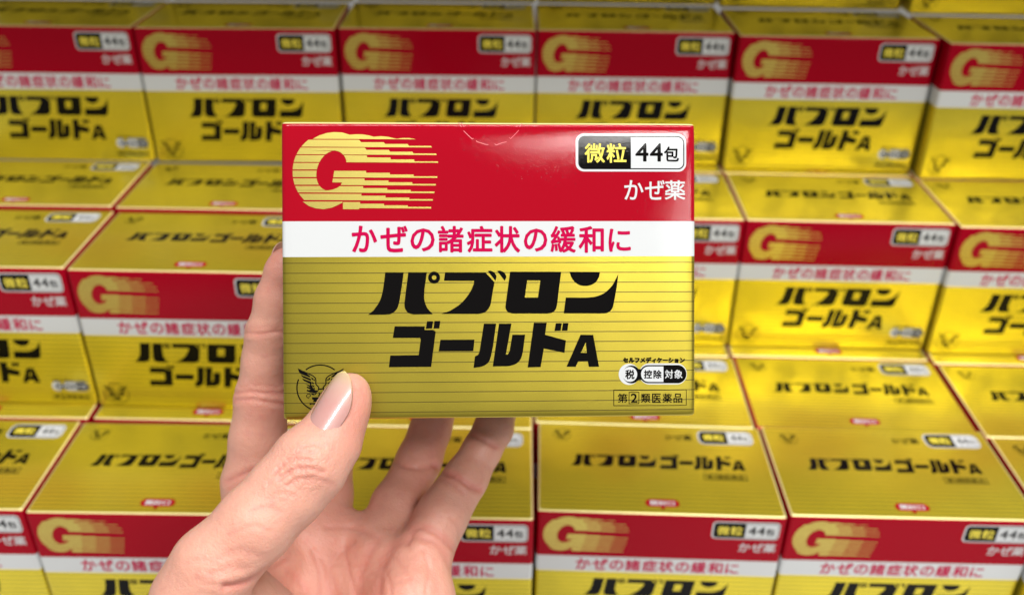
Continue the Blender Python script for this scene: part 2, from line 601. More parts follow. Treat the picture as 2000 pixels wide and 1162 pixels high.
def emblem(sh, m, layer, tr):
    """A spread-winged bird of prey on a perch inside a ring."""
    def P(pts): sh.poly(m, layer, [tr(p) for p in pts])
    for a0, a1 in ((-128, -52), (-22, 202)):
        o = circ(532, 555, 383, 46, a0, a1)
        P(o + circ(532, 555, 363, 46, a0, a1)[::-1])
    wing = [stroke([(262, 288), (390, 345), (448, 388), (462, 430), (462, 490), (503, 542), (498, 592)], 17),
            [(175, 235), (270, 287), (300, 310), (375, 365), (375, 386), (230, 330), (195, 300)],
            [(213, 338), (378, 403), (386, 440), (262, 388)], [(240, 400), (388, 455), (398, 495), (272, 440)],
            [(385, 378), (420, 398), (428, 438), (398, 415)], [(430, 405), (447, 420), (447, 445), (436, 440)],
            [(395, 452), (432, 472), (428, 492), (402, 482)], [(400, 500), (436, 520), (432, 540), (406, 528)], [(420, 545), (448, 560), (446, 575), (428, 568)],
            [(364, 462), (398, 520), (418, 560), (450, 590), (500, 598), (490, 618), (420, 612), (375, 628), (316, 606), (318, 580), (352, 590), (378, 578), (312, 548), (318, 532), (372, 545), (294, 486), (366, 512)]]
    for q in wing:
        P(q)
        P([(1082 - x, y) for x, y in q])
    P(stroke([(500, 565), (525, 572), (545, 572), (590, 560)], 20))
    for q in ([(370, 648), (335, 650), (308, 680), (318, 706), (352, 722), (346, 698), (372, 688)], [(380, 625), (420, 610), (480, 622), (475, 640)]):
        P(stroke(q + [q[0]], 12, False) if q[0] == (370, 648) else q)
    P([(385, 640), (410, 642), (440, 655), (470, 632), (460, 660), (420, 672), (390, 662)])
    for x in (505, 540, 575):
        P(stroke([(x, 625), (x + 18, 650), (x + 5, 690)], 11))
        P(stroke([(x + 12, 640), (x - 10, 690)], 9, False))
    P([(400, 704), (640, 704), (612, 780), (520, 782), (500, 740), (478, 740), (470, 780), (412, 778), (425, 750), (398, 735)])
    P([(362, 800), (640, 800), (640, 818), (362, 818)])
    for x in (372, 430, 492, 560, 620):
        P(circ(x, 812, 14, 12))


def dose_badge_front(sh):
    b = lambda *p: off(p, *C2)
    sh.poly('white_print', 1, b(*rrect(700, 162, 1545, 447, 62)))
    sh.poly('black_print', 2, b(*rrect(720, 180, 1530, 430, 48)))
    x0, y0, x1, y1, r = 1120, 190, 1522, 422, 42
    q = [(x0, y0)] + rrect(x0, y0, x1, y1, r)[0:16] + [(x0, y1)]
    sh.poly('white_print', 3, b(*q))
    t = lambda m, s, xa, ya, xb, yb, bo: sh.text(m, 4, s, *b((xa, ya))[0], *b((xb, yb))[0], bo)
    t('yellow_print', '微', 768, 236, 922, 382, 0.022)
    t('yellow_print', '粒', 934, 236, 1086, 382, 0.022)
    t('black_print', '4', 1154, 234, 1254, 372, 0.03)
    t('black_print', '4', 1264, 234, 1364, 372, 0.03)
    t('black_print', '包', 1372, 258, 1488, 372, 0.03)


def tax_badge_front(sh):
    b = lambda *p: off(p, *D2)
    sh.poly('white_print', 1, b(*circ(350, 378, 160, 48)))
    sh.poly('white_print', 1, b(*rrect(505, 212, 1240, 532, 159, 14)))
    sh.poly('black_print', 2, b(*circ(385, 380, 135, 40)))
    sh.poly('black_print', 2, b(*rrect(510, 238, 1232, 512, 136, 12)))
    sh.poly('black_print', 2, b((480, 300), (545, 300), (545, 460), (480, 460)))
    sh.poly('white_print', 3, b(*circ(360, 378, 113, 36)))
    q = rrect(532, 258, 1100, 492, 116, 12)
    sh.poly('white_print', 3, b(*([(876, 258), (876, 492)] + [p for p in q if p[0] < 800])))
    t = lambda m, s, xa, ya, xb, yb, bo: sh.text(m, 4, s, *b((xa, ya))[0], *b((xb, yb))[0], bo)
    t('black_print', '税', 288, 308, 432, 452, 0.04)
    t('black_print', '控', 575, 312, 702, 442, 0.04)
    t('black_print', '除', 722, 312, 848, 442, 0.04)
    t('white_print', '対', 898, 308, 1026, 440, 0.02)
    t('white_print', '象', 1042, 308, 1172, 440, 0.02)
    t('black_print', 'セルフメディケーション', 255, 118, 1208, 208, 0.06)


def class_box_front(sh):
    b = lambda *p: off(p, *D2)
    sh.poly('black_print', 1, b((110, 612), (1236, 606), (1236, 850), (110, 858)), b((120, 624), (1228, 616), (1228, 842), (120, 848)))
    sh.poly('black_print', 1, b((344, 645), (504, 643), (504, 824), (344, 828)), b((354, 655), (495, 652), (495, 815), (354, 818)))
    for s, a, c in (('第', 175, 325), ('類', 530, 675), ('医', 702, 838), ('薬', 862, 1008), ('品', 1032, 1170)):
        sh.text('black_print', 1, s, *b((a, 668))[0], *b((c, 808))[0], 0.022)
    sh.text('black_print', 1, '2', *b((376, 668))[0], *b((476, 806))[0], 0.035)


def front_prints():
    out = {}
    s = out['striped_letter'] = Sheet()
    speed_letter(s, 'gold_ink', 1)
    s = out['dose_badge'] = Sheet()
    dose_badge_front(s)
    s = out['use_lettering'] = Sheet()
    x = 1215
    for ch, a, c in (('か', 1216, 1254), ('ぜ', 1257, 1296), ('薬', 1296, 1337)):
        s.text('white_print', 1, ch, a, 352, c, 390, 0.016)
    s = out['slogan_lettering'] = Sheet()
    b = lambda p: off([p], *C1)[0]
    spans = [('か', 686, 735), ('ぜ', 741, 794), ('の', 799, 846), ('諸', 852, 902), ('症', 908, 958), ('状', 962, 1012), ('の', 1019, 1065), ('緩', 1071, 1121), ('和', 1126, 1176), ('に', 1185, 1229)]
    for ch, a, c in spans:
        y0, y1 = (446, 491) if ch in 'のに' else (441, 493)
        s.text('magenta_print', 1, ch, a, y0, c, y1, 0.032)
    s = out['brand_lettering'] = Sheet()
    for row in brand_glyphs():
        for loops in row:
            s.poly('black_print', 1, *loops)
    s = out['bird_emblem'] = Sheet()
    emblem(s, 'black_print', 1, lambda p: off([p], *E1)[0])
    s = out['tax_badge'] = Sheet()
    tax_badge_front(s)
    s = out['class_lettering'] = Sheet()
    class_box_front(s)
    s = out['tear_notch'] = Sheet()
    k = (870, 225, 190 / 2000.0)
    for q in ([(345, 335), (440, 430), (520, 505), (545, 490)], [(602, 540), (620, 560), (780, 612), (850, 622)], [(980, 600), (1005, 628), (1130, 580), (1222, 560)], [(1278, 470), (1300, 500), (1400, 405), (1475, 320)], [(240, 165), (300, 255)], [(290, 165), (355, 250), (385, 225)], [(1490, 250), (1545, 180)], [(1410, 240), (1450, 245)]):
        s.poly('cut_edge', 1, off(stroke(q, 12, False), *k))
    return out


# ---- the flat print of the lid, laid out in fractions of its width and depth (0 = front)
TOPQ = ((0.109, 0.846),)


def lid_prints():
    out = {}
    fx = lambda x: x * 1000.0
    s = out['lid_emblem'] = Sheet()
    emblem(s, 'black_print', 1, lambda p: (109 + (p[0] - 545) * 0.105, 154 * BD / BW + (p[1] - 555) * 0.105))
    # lid coordinates: x in 0..1000 over the width, y downwards in the same scale from the back edge
    DY = 1000 * BD / BW
    yy = lambda f: (1 - f) * DY
    s = out['lid_lettering'] = Sheet()
    row1, row2 = brand_glyphs()
    a1 = np.array([p for l in row1 for lp in l for p in lp])
    a2 = np.array([p for l in row2 for lp in l for p in lp])
    def place(row, a, x0, x1, y0, y1):
        lo, hi = a.min(0), a.max(0)
        for loops in row:
            s.poly('black_print', 1, *[[(x0 + (p[0] - lo[0]) / (hi[0] - lo[0]) * (x1 - x0), y0 + (p[1] - lo[1]) / (hi[1] - lo[1]) * (y1 - y0)) for p in lp] for lp in loops])
    place(row1, a1, 142, 512, yy(0.625), yy(0.49))
    place(row2, a2, 522, 885, yy(0.640), yy(0.475))
    s.poly('black_print', 1, [(700, yy(.435)), (882, yy(.435)), (882, yy(.372)), (700, yy(.372))], [(703, yy(.43)), (879, yy(.43)), (879, yy(.377)), (703, yy(.377))])
    s.text('black_print', 1, '第2類医薬品', 712, yy(.424), 870, yy(.384), 0.01)
    s.text('black_print', 1, 'かぜ薬', 565, yy(.88), 685, yy(.815), 0.012)
    s = out['lid_badge'] = Sheet()
    s.poly('white_print', 1, rrect(712, yy(.938), 955, yy(.775), 30))
    s.poly('black_print', 2, rrect(719, yy(.928), 948, yy(.785), 25))
    s.poly('white_print', 3, [(842, yy(.922))] + rrect(842, yy(.922), 945, yy(.791), 22)[0:16] + [(842, yy(.791))])
    s.text('yellow_print', 4, '微粒', 735, yy(.895), 828, yy(.82), 0.02)
    s.text('black_print', 4, '44', 858, yy(.895), 908, yy(.82), 0.008)
    s.text('black_print', 4, '包', 911, yy(.88), 936, yy(.82), 0.008)
    s = out['opening_mark'] = Sheet()
    s.poly('red_print', 1, rrect(438, yy(.152), 577, yy(.075), 22))
    s.poly('red_print', 1, [(494, yy(.078)), (520, yy(.078)), (507, yy(.045))])
    s.text('white_print', 2, '開封口', 458, yy(.138), 557, yy(.09), 0.02)
    return out


EPS = 0.00003


def front_map(p, h):
    x, z = face_xz(p)
    return (x, -BD / 2 - EPS * (1.2 + h), z)


def lid_map(p, h):
    return ((p[0] / 1000.0 - 0.5) * BW, BD / 2 - p[1] / 1000.0 * BW, BH + EPS * (1.2 + h))


FP, LP = front_prints(), lid_prints()


def make_box(name, curved):
    root = bpy.data.objects.new(name, None)
    root.empty_display_size = 0.02
    COL.objects.link(root)
    if curved:
        me = carton('held_carton', 0.0013, 3, 'gold_card_fine', bow, 40, 36)
    else:
        me = carton('carton', 0.0021, 4, 'gold_card')
    link('carton', me, parent=root)
    for k, s in FP.items():
        if k == 'tear_notch' and not curved:
            continue
        link(k, s.build_curved(k, front_map, bow, 40, 36) if curved else s.build(k, front_map), parent=root)
    for k, s in LP.items():
        link(k, s.build(k, lid_map), parent=root)
    return root


# ------------------------------------------------------------------ the setting
bm = bmesh.new()
bmesh.ops.create_cube(bm, size=1)
bmesh.ops.scale(bm, vec=(1.6, 1.1, 0.02), verts=bm.verts)
bmesh.ops.translate(bm, vec=(0, 0.28, -0.0105), verts=bm.verts)
bmesh.ops.bevel(bm, geom=bm.edges[:], offset=0.002, segments=2, affect='EDGES')
me = bpy.data.meshes.new('shelf')  # the board the stack stands on
bm.to_mesh(me)
bm.free()
o = link('shelf', me, [sm])
o['kind'] = 'structure'
bm = bmesh.new()
bmesh.ops.create_cube(bm, size=1)
bmesh.ops.scale(bm, vec=(1.6, 0.54, 0.022), verts=bm.verts)
bmesh.ops.translate(bm, vec=(0, 0.43, 0.398), verts=bm.verts)
bmesh.ops.bevel(bm, geom=bm.edges[:], offset=0.002, segments=2, affect='EDGES')
me = bpy.data.meshes.new('shade_shelf')                # unseen board added overhead, placed to shade the topmost lids
bm.to_mesh(me)
bm.free()
o = link('shade_shelf', me, [sm])
o['kind'] = 'structure'

# ------------------------------------------------------------------ the stepped stack of boxes: front-edge centre x, front y, yaw, tier
GROUP = 'gold and red medicine boxes stacked in steps on the shelf'
S1 = 'red and gold box, bottom row of fronts, '
S2 = 'gold lid of a bottom tier box, '
S3 = 'red and gold box, middle row of fronts, '
S4 = 'gold lid of a middle tier box, '
S5 = 'red and gold box, top row of fronts, '
BOXES = [
    (-0.3206, -0.0028, 0.3, 0, S1 + 'cut off at the lower left corner'),
    (-0.1925, -0.0038, 0.2, 0, S1 + 'behind the base of the thumb'),
    (-0.0635, -0.0037, -0.1, 0, S1 + 'partly hidden by little finger'),
    (0.0647, 0.0016, -1.2, 0, S1 + 'just right of the hand'),
    (0.1930, 0.0014, -0.6, 0, S1 + 'rightmost one whose front shows'),
    (0.3215, -0.0060, -0.8, 0, 'gold box at the lower right corner, beyond the last bottom front'),
    (-0.3182, 0.0730, 0.2, 0, S2 + 'leftmost'),
    (-0.1893, 0.0730, -0.4, 0, S2 + 'second from left, beside index finger'),
    (-0.0633, 0.0702, -0.4, 0, S2 + 'seen between the fingers'),
    (0.0642, 0.0747, -1.2, 0, S2 + 'just right of the little finger'),
    (0.1915, 0.0733, -0.9, 0, S2 + 'with a red front edge'),
    (0.3205, 0.0677, -0.8, 0, S2 + 'nearer one at right edge'),
    (0.0640, 0.1487, -0.8, 0, S2 + 'farther one below the held box'),
    (0.1916, 0.1480, -1.0, 0, S2 + 'thin strip under the second middle front from right'),
    (0.3200, 0.1430, -0.6, 0, S2 + 'thin strip under the rightmost middle front'),
    (-0.3171, 0.0858, 0.3, 1, S3 + 'leftmost, cut by the left edge'),
    (-0.1887, 0.0841, -0.3, 1, S3 + 'left of the index finger'),
    (-0.0620, 0.1600, 0.1, 1, S3 + 'hidden behind the held box'),
    (0.0643, 0.1608, -0.2, 1, S3 + 'sliver right of held box'),
    (0.1916, 0.1598, -0.9, 1, S3 + 'second from right, fully in view'),
    (0.3190, 0.1545, -0.8, 1, S3 + 'rightmost, cut by the right edge'),
    (-0.3220, 0.1660, 0.3, 1, S4 + 'leftmost'),
    (-0.1930, 0.1645, -0.2, 1, S4 + 'second from left, beside the held box'),
    (-0.3196, 0.2391, 0.4, 2, S5 + 'leftmost, cut by the left edge'),
    (-0.1915, 0.2404, 1.6, 2, S5 + 'second from left'),
    (-0.0635, 0.2462, 0.8, 2, S5 + 'third from left'),
    (0.0640, 0.2480, 0.3, 2, S5 + 'third from right'),
    (0.1919, 0.2404, -0.7, 2, S5 + 'second from right, fully in view'),
    (0.3205, 0.2286, -0.6, 2, S5 + 'rightmost, cut by the right edge'),
    (-0.0630, 0.2352, 0.0, 1, S4 + 'hidden under the third top front'),
    (0.0645, 0.2356, -0.1, 1, S4 + 'strip under the third top front from right'),
    (0.1918, 0.2345, -0.5, 1, S4 + 'strip under the second top front from right'),
    (0.3195, 0.2293, -0.6, 1, S4 + 'strip under the rightmost top front'),
    (-0.3190, 0.3150, 0.3, 3, 'gold box at the very top edge of the photo, first from left'),
    (-0.1910, 0.3165, 0.9, 3, 'gold box at the very top edge of the photo, second from left'),
    (-0.0628, 0.3222, 0.5, 3, 'gold box at the very top edge of the photo, third from left'),
    (0.0648, 0.3232, 0.2, 3, 'gold box at the very top edge of the photo, third from right'),
    (0.1925, 0.3165, -0.6, 3, 'gold box at the very top edge of the photo, second from right'),
    (0.3208, 0.3045, -0.6, 3, 'gold box at the very top edge of the photo, last on the right'),
]
proto = make_box('medicine_box', False)
kids = list(proto.children)
for i, (x, y, yaw, tier, label) in enumerate(BOXES):
    if i == 0:
        r = proto
    else:
        r = proto.copy()
        COL.objects.link(r)
        for ch in kids:
            c = ch.copy()
            COL.objects.link(c)
            c.parent = r
    a = math.radians(yaw)
    r.rotation_euler = (0, 0, a)
    r.location = (x - math.sin(a) * BD / 2, y + math.cos(a) * BD / 2, tier * BH + 0.0002 * tier)
    tag(r, label, 'medicine box', GROUP)
    if 'red front edge' in label:                        # on this one the red runs over the fold
        for c in r.children:
            if c.name.startswith('carton'):
                c.data = c.data.copy()
                c.data.materials[3] = M['red_fold']

# ------------------------------------------------------------------ the box held in the hand
hb = make_box('medicine_box', True)


def cam_point(x, y, z):
    return CAM + RIGHT * x + UP * y + FWD * z


def from_photo(u, v, z):
    """A point z metres in front of the camera plane that the photograph shows at (u, v); camera coordinates."""
    return np.array(((u - 1000.0) * z / FPX, (581.0 - v) * z / FPX, z))


# pose solved from the four corners of its front panel (camera axes: right, up, forward)
rx, ry, rz = -0.01712, -0.04632, 0.00431
cx_, sx_, cy_, sy_, cz_, sz_ = math.cos(rx), math.sin(rx), math.cos(ry), math.sin(ry), math.cos(rz), math.sin(rz)
RX = np.array([[1, 0, 0], [0, cx_, -sx_], [0, sx_, cx_]])
RY = np.array([[cy_, 0, sy_], [0, 1, 0], [-sy_, 0, cy_]])
RZ = np.array([[cz_, -sz_, 0], [sz_, cz_, 0], [0, 0, 1]])
RB = RZ @ RY @ RX
to_world = np.array([list(RIGHT), list(UP), list(FWD)]).T
bx, by, bz = (Vector(to_world @ RB[:, i]) for i in range(3))       # right, up, away
front_c = cam_point(-0.00648, 0.00825, 0.28599)
org = front_c - by * (BH / 2) + bz * (BD / 2)
hb.matrix_world = Matrix(((bx.x, bz.x, by.x, org.x), (bx.y, bz.y, by.y, org.y), (bx.z, bz.z, by.z, org.z), (0, 0, 0, 1)))
tag(hb, 'gold and red medicine box held up in front by the hand', 'medicine box', 'gold and red medicine boxes')

# ------------------------------------------------------------------ the hand: one continuous skin grown as a blended distance field, then finely creased
def P3(u, v, z): return from_photo(u, v, z) * 1000.0     # millimetres, camera axes


# (chain of (u, v, distance, radius mm)); each chain is one finger, the thumb or one ray of the palm
FINGERS = {
    'index': [(492, 1010, .336, 10.9), (493, 938, .335, 10.6), (503, 852, .331, 9.6), (513, 775, .3275, 9.2), (521, 705, .324, 8.3), (530, 650, .321, 8.3), (543, 585, .318, 7.6), (556, 530, .3155, 6.6), (560, 514, .3150, 5.6)],
    'middle': [(628, 1060, .344, 10.0), (640, 960, .356, 9.4), (648, 860, .3665, 8.9), (654, 770, .372, 8.0), (660, 690, .3725, 7.8), (664, 610, .3715, 7.0)],
    'ring': [(738, 1085, .339, 10.0), (775, 985, .351, 9.2), (818, 900, .3635, 8.6), (842, 835, .3690, 7.8), (866, 760, .3725, 7.4), (888, 680, .3715, 6.6)],
    'little': [(815, 1110, .330, 10.2), (862, 1010, .339, 9.4), (910, 932, .347, 8.2), (942, 877, .3515, 7.1), (963, 838, .3560, 7.2), (984, 780, .3670, 6.7), (998, 730, .3705, 6.0)],
    'thumb': [(388, 1172, .262, 12.5), (420, 1106, .2605, 11.6), (500, 1022, .262, 10.9), (560, 958, .2655, 10.8), (606, 905, .268, 10.9), (643, 860, .2712, 9.3), (663, 820, .2744, 8.0), (672, 797, .2764, 7.2), (680, 777, .2778, 6.3), (686, 764, .2788, 5.2)],
}
PALM = [
    [(500, 1010, .336, 10.6), (520, 1130, .332, 12.0), (570, 1400, .325, 14.5), (600, 1620, .325, 16)],
    [(628, 1060, .344, 10.0), (628, 1160, .338, 11.5), (620, 1400, .330, 15), (630, 1620, .330, 18)],
    [(738, 1085, .339, 10.0), (722, 1180, .335, 11.5), (680, 1400, .330, 15), (660, 1620, .330, 18)],
    [(815, 1110, .330, 10.2), (806, 1180, .326, 13.0), (760, 1360, .322, 15.5), (690, 1560, .325, 17)],
    [(806, 1180, .320, 10.5), (770, 1330, .314, 12.5)],
    [(388, 1172, .262, 12.5), (418, 1260, .276, 16.5), (500, 1400, .300, 19), (590, 1560, .318, 18)],
    [(470, 1180, .284, 12.0), (560, 1290, .306, 17.0), (600, 1420, .316, 18)],
    [(440, 1120, .296, 8.0), (500, 1110, .320, 9.0)],
    [(600, 1620, .325, 24), (600, 2000, .325, 27)], [(660, 1620, .325, 22), (650, 2000, .325, 25)],
]
WEBS = [((505, 1000, .338), (625, 1045, .346), 6.2), ((640, 1020, .347), (742, 1044, .344), 6.4), ((745, 1080, .341), (815, 1098, .332), 6.4)]

VOX = 1.0
lo = np.array([-122.0, -232.0, 238.0])
hi = np.array([30.0, 28.0, 392.0])
axes = [np.arange(lo[i], hi[i], VOX, dtype=np.float32) for i in range(3)]
shape = tuple(len(a) for a in axes)


def smin(a, b, k):
    h = np.maximum(k - np.abs(a - b), 0) / k
    return np.minimum(a, b) - h * h * k * 0.25


def put(F, a, b, r1, r2, k):
    """Blend a tapered capsule into the field, touching only the voxels near it."""
    pad = max(r1, r2) + 14
    mn, mx = np.minimum(a, b) - pad, np.maximum(a, b) + pad
    i0 = np.clip(((mn - lo) / VOX).astype(int), 0, np.array(shape))
    i1 = np.clip(((mx - lo) / VOX).astype(int) + 2, 0, np.array(shape))
    if np.any(i1 <= i0):
        return
    X = axes[0][i0[0]:i1[0], None, None]
    Y = axes[1][None, i0[1]:i1[1], None]
    Z = axes[2][None, None, i0[2]:i1[2]]
    ba = b - a
    L2 = float(ba @ ba) + 1e-6
    h = np.clip(((X - a[0]) * ba[0] + (Y - a[1]) * ba[1] + (Z - a[2]) * ba[2]) / L2, 0, 1)
    d = np.sqrt((X - a[0] - h * ba[0]) ** 2 + (Y - a[1] - h * ba[1]) ** 2 + (Z - a[2] - h * ba[2]) ** 2) - (r1 + (r2 - r1) * h)
    sl = tuple(slice(i0[i], i1[i]) for i in range(3))
    F[sl] = smin(F[sl], d.astype(np.float32), k)


def field(chains, k):
    F = np.full(shape, 40.0, np.float32)
    for c in chains:
        for p, q in zip(c[:-1], c[1:]):
            put(F, P3(*p[:3]), P3(*q[:3]), p[3], q[3], k)
    return F


palm = field(PALM, 9.0)
for a, b, r in WEBS:
    put(palm, P3(*a), P3(*b), r, r, 7.0)
hand_f = palm
for nm2, ch in FINGERS.items():
    fld = field([ch], 2.5)
    hand_f = smin(hand_f, fld, 4.0)


def surface_nets(F):
    S = F < 0
    n = np.array(F.shape) - 1
    mixed = np.zeros(tuple(n), bool)
    acc = np.zeros(tuple(n) + (3,), np.float32)
    cnt = np.zeros(tuple(n), np.float32)
    for ax in range(3):
        o1, o2 = [i for i in range(3) if i != ax]
        for da in (0, 1):
            for db in (0, 1):
                s0 = [slice(0, n[0]), slice(0, n[1]), slice(0, n[2])]
                s0[o1] = slice(da, n[o1] + da)
                s0[o2] = slice(db, n[o2] + db)
                s1 = list(s0)
                s1[ax] = slice(1, n[ax] + 1)
                A, B = F[tuple(s0)], F[tuple(s1)]
                cr = (A < 0) != (B < 0)
                idx = np.nonzero(cr)
                t = A[idx] / (A[idx] - B[idx])
                pt = np.zeros((len(t), 3), np.float32)
                pt[:, ax], pt[:, o1], pt[:, o2] = t, da, db
                acc[idx] += pt
                cnt[idx] += 1
                mixed |= cr
    cells = np.nonzero(mixed)
    vid = -np.ones(mixed.shape, np.int64)
    vid[cells] = np.arange(len(cells[0]))
    V = np.stack(cells, 1) + acc[cells] / cnt[cells][:, None]
    V = lo + V * VOX
    quads = []
    for ax in range(3):
        o1, o2 = (ax + 1) % 3, (ax + 2) % 3
        s0 = [slice(None)] * 3
        s1 = [slice(None)] * 3
        s0[ax], s1[ax] = slice(0, -1), slice(1, None)
        A, B = S[tuple(s0)], S[tuple(s1)]
        e = np.array(np.nonzero(A != B)).T
        ok = (e[:, o1] > 0) & (e[:, o2] > 0) & (e[:, o1] < n[o1]) & (e[:, o2] < n[o2])
        e = e[ok]
        flip = A[tuple(e.T)]
        def cell(d1, d2):
            c = e.copy()
            c[:, o1] += d1
            c[:, o2] += d2
            return vid[tuple(c.T)]
        q = np.stack([cell(-1, -1), cell(0, -1), cell(0, 0), cell(-1, 0)], 1)
        q[~flip] = q[~flip][:, ::-1]
        quads.append(q)
    return V, np.concatenate(quads)


V, Q = surface_nets(hand_f)


def relax(V, Q, it, lam=0.5):
    n = len(V)
    for _ in range(it):
        S = np.zeros_like(V)
        c = np.zeros(n)
        for a, b in ((0, 1), (1, 2), (2, 3), (3, 0)):
            np.add.at(S, Q[:, a], V[Q[:, b]])
            np.add.at(S, Q[:, b], V[Q[:, a]])
            np.add.at(c, Q[:, a], 1)
            np.add.at(c, Q[:, b], 1)
        V = V + lam * (S / np.maximum(c, 1)[:, None] - V)
    return V


V = relax(V, Q, 3)
# local frame of the hand: x right, y up, z towards the viewer; origin in the palm
ORG = P3(620, 1200, .325)
loc = (V - ORG) * np.array([1, 1, -1]) / 1000.0
me0 = bpy.data.meshes.new('hand_coarse')
me0.from_pydata(loc.tolist(), [], Q[:, ::-1].tolist())
tmp = bpy.data.objects.new('hand_coarse', me0)
COL.objects.link(tmp)
sb = tmp.modifiers.new('s', 'SUBSURF')
sb.levels = sb.render_levels = 1
bpy.context.view_layer.update()
me = bpy.data.meshes.new_from_object(tmp.evaluated_get(bpy.context.evaluated_depsgraph_get()))
bpy.data.objects.remove(tmp)
bpy.data.meshes.remove(me0)
me.name = 'hand'
N = len(me.vertices)
co = np.zeros(N * 3, np.float32)
me.vertices.foreach_get('co', co)
co = co.reshape(-1, 3).astype(float)
no = np.zeros(N * 3, np.float32)
me.vertices.foreach_get('normal', no)
no = no.reshape(-1, 3).astype(float)
camc = co * np.array([1, 1, -1]) * 1000 + ORG
pu = 1000 + FPX * camc[:, 0] / camc[:, 2]
pv = 581 - FPX * camc[:, 1] / camc[:, 2]
facing = np.clip(no[:, 2] * 2.0, 0, 1)


def near_line(pts, zlo, zhi, reach):
    """Distance (in design pixels) of every vertex on the near side to a crease line."""
    q = np.array(smooth_line(pts, 6))
    d = np.full(N, 1e3)
    sel = np.nonzero((camc[:, 2] > zlo * 1000) & (camc[:, 2] < zhi * 1000) & (pu > q[:, 0].min() - reach) & (pu < q[:, 0].max() + reach) & (pv > q[:, 1].min() - reach) & (pv < q[:, 1].max() + reach))[0]
    x = np.stack([pu[sel], pv[sel]], 1)
    best = np.full(len(sel), 1e3)
    for a, b in zip(q[:-1], q[1:]):
        ba = b - a
        h = np.clip(((x - a) @ ba) / (ba @ ba + 1e-9), 0, 1)
        best = np.minimum(best, np.linalg.norm(x - a - h[:, None] * ba, axis=1))
    d[sel] = best
    return d


CREASES = [  # (points, nearest, farthest, depth mm, half width px, flush)
    ([(536, 926), (556, 905), (582, 896), (606, 900)], .2, .29, .34, 4, .5), ([(546, 936), (574, 918), (604, 914), (630, 922)], .2, .29, .36, 4, .5),
    ([(560, 948), (588, 934), (616, 932)], .2, .29, .22, 4, .4), ([(566, 896), (588, 884), (612, 886)], .2, .29, .24, 4, .4),
    ([(590, 876), (612, 868), (632, 872)], .2, .29, .15, 4, .3), ([(525, 945), (545, 930), (560, 925)], .2, .29, .18, 4, .3), ([(600, 940), (622, 938), (648, 946)], .2, .29, .16, 5, .3),
    ([(580, 905), (596, 925), (600, 945)], .2, .29, .14, 4, .2), ([(556, 915), (570, 930), (576, 950)], .2, .29, .13, 4, .2),
    ([(566, 1092), (534, 1111), (502, 1128), (470, 1140), (440, 1146)], .2, .33, .75, 6, .8), ([(430, 1090), (470, 1075), (510, 1085)], .2, .29, .12, 6, .2), ([(410, 1120), (450, 1108), (480, 1112)], .2, .29, .12, 6, .2),
    ([(462, 768), (490, 765), (524, 769), (560, 767)], .3, .35, .42, 4, .6), ([(464, 781), (494, 780), (530, 786), (560, 790)], .3, .35, .34, 4, .5), ([(470, 757), (500, 753), (540, 757)], .3, .35, .16, 4, .4),
    ([(480, 650), (508, 652), (540, 648), (560, 650)], .3, .35, .34, 4, .5), ([(484, 642), (510, 641), (545, 639)], .3, .35, .14, 4, .3),
    ([(446, 940), (476, 926), (508, 918), (548, 924)], .3, .35, .40, 5, .6), ([(450, 955), (480, 942), (520, 938)], .3, .35, .18, 5, .4), ([(440, 985), (470, 972), (505, 975)], .3, .35, .16, 6, .3),
    ([(848, 908), (866, 922), (892, 932), (918, 950), (936, 956)], .3, .38, .48, 5, .9), ([(858, 935), (884, 945), (905, 960)], .3, .38, .22, 5, .5),
    ([(898, 842), (925, 850), (950, 862), (968, 872)], .3, .38, .36, 4, .6), ([(765, 900), (792, 910), (822, 914), (850, 910)], .3, .39, .40, 5, .6),
    ([(796, 1062), (806, 1040), (822, 1030), (850, 1040), (880, 1066), (900, 1085)], .29, .36, .42, 6, .7), ([(815, 1050), (848, 1058), (868, 1085), (885, 1120)], .29, .36, .28, 6, .6),
    ([(802, 1050), (770, 1066), (752, 1100), (742, 1140), (740, 1180)], .29, .36, .40, 7, .7), ([(700, 1190), (702, 1140), (716, 1095), (735, 1060)], .29, .36, .30, 7, .6),
    ([(690, 1060), (660, 1082), (640, 1120), (652, 1180)], .29, .36, .26, 7, .5), ([(600, 1060), (640, 1110), (664, 1180)], .29, .36, .20, 6, .4), ([(770, 1090), (800, 1130), (812, 1180)], .29, .36, .18, 6, .4),
    ([(560, 1110), (590, 1140), (606, 1180)], .29, .36, .28, 7, .5), ([(640, 1030), (690, 1030), (740, 1052)], .3, .37, .25, 6, .5), ([(830, 1100), (850, 1130), (858, 1180)], .29, .36, .15, 6, .3),
    ([(520, 975), (548, 962), (574, 968)], .2, .29, .10, 4, .15), ([(490, 1000), (520, 990), (545, 1000)], .2, .29, .10, 4, .15), ([(460, 1040), (492, 1026), (525, 1036)], .2, .29, .10, 4, .15),
    ([(380, 1130), (410, 1140), (440, 1142)], .2, .29, .14, 5, .2), ([(360, 1100), (392, 1092), (420, 1100)], .2, .29, .10, 5, .15), ([(610, 1075), (624, 1120), (622, 1175)], .29, .36, .22, 4, .5),
    ([(676, 1075), (684, 1120), (700, 1180)], .29, .36, .22, 4, .5), ([(756, 1120), (764, 1150), (760, 1180)], .29, .36, .20, 4, .4), ([(826, 1075), (836, 1110), (832, 1160)], .29, .36, .18, 4, .4),
    ([(720, 1120), (760, 1136), (800, 1128)], .29, .36, .14, 4, .3), ([(650, 1100), (700, 1108), (736, 1098)], .29, .36, .14, 4, .3), ([(880, 1010), (896, 1030), (900, 1060)], .29, .36, .18, 4, .3),
]
disp = np.zeros(N)
flush = np.zeros(N)
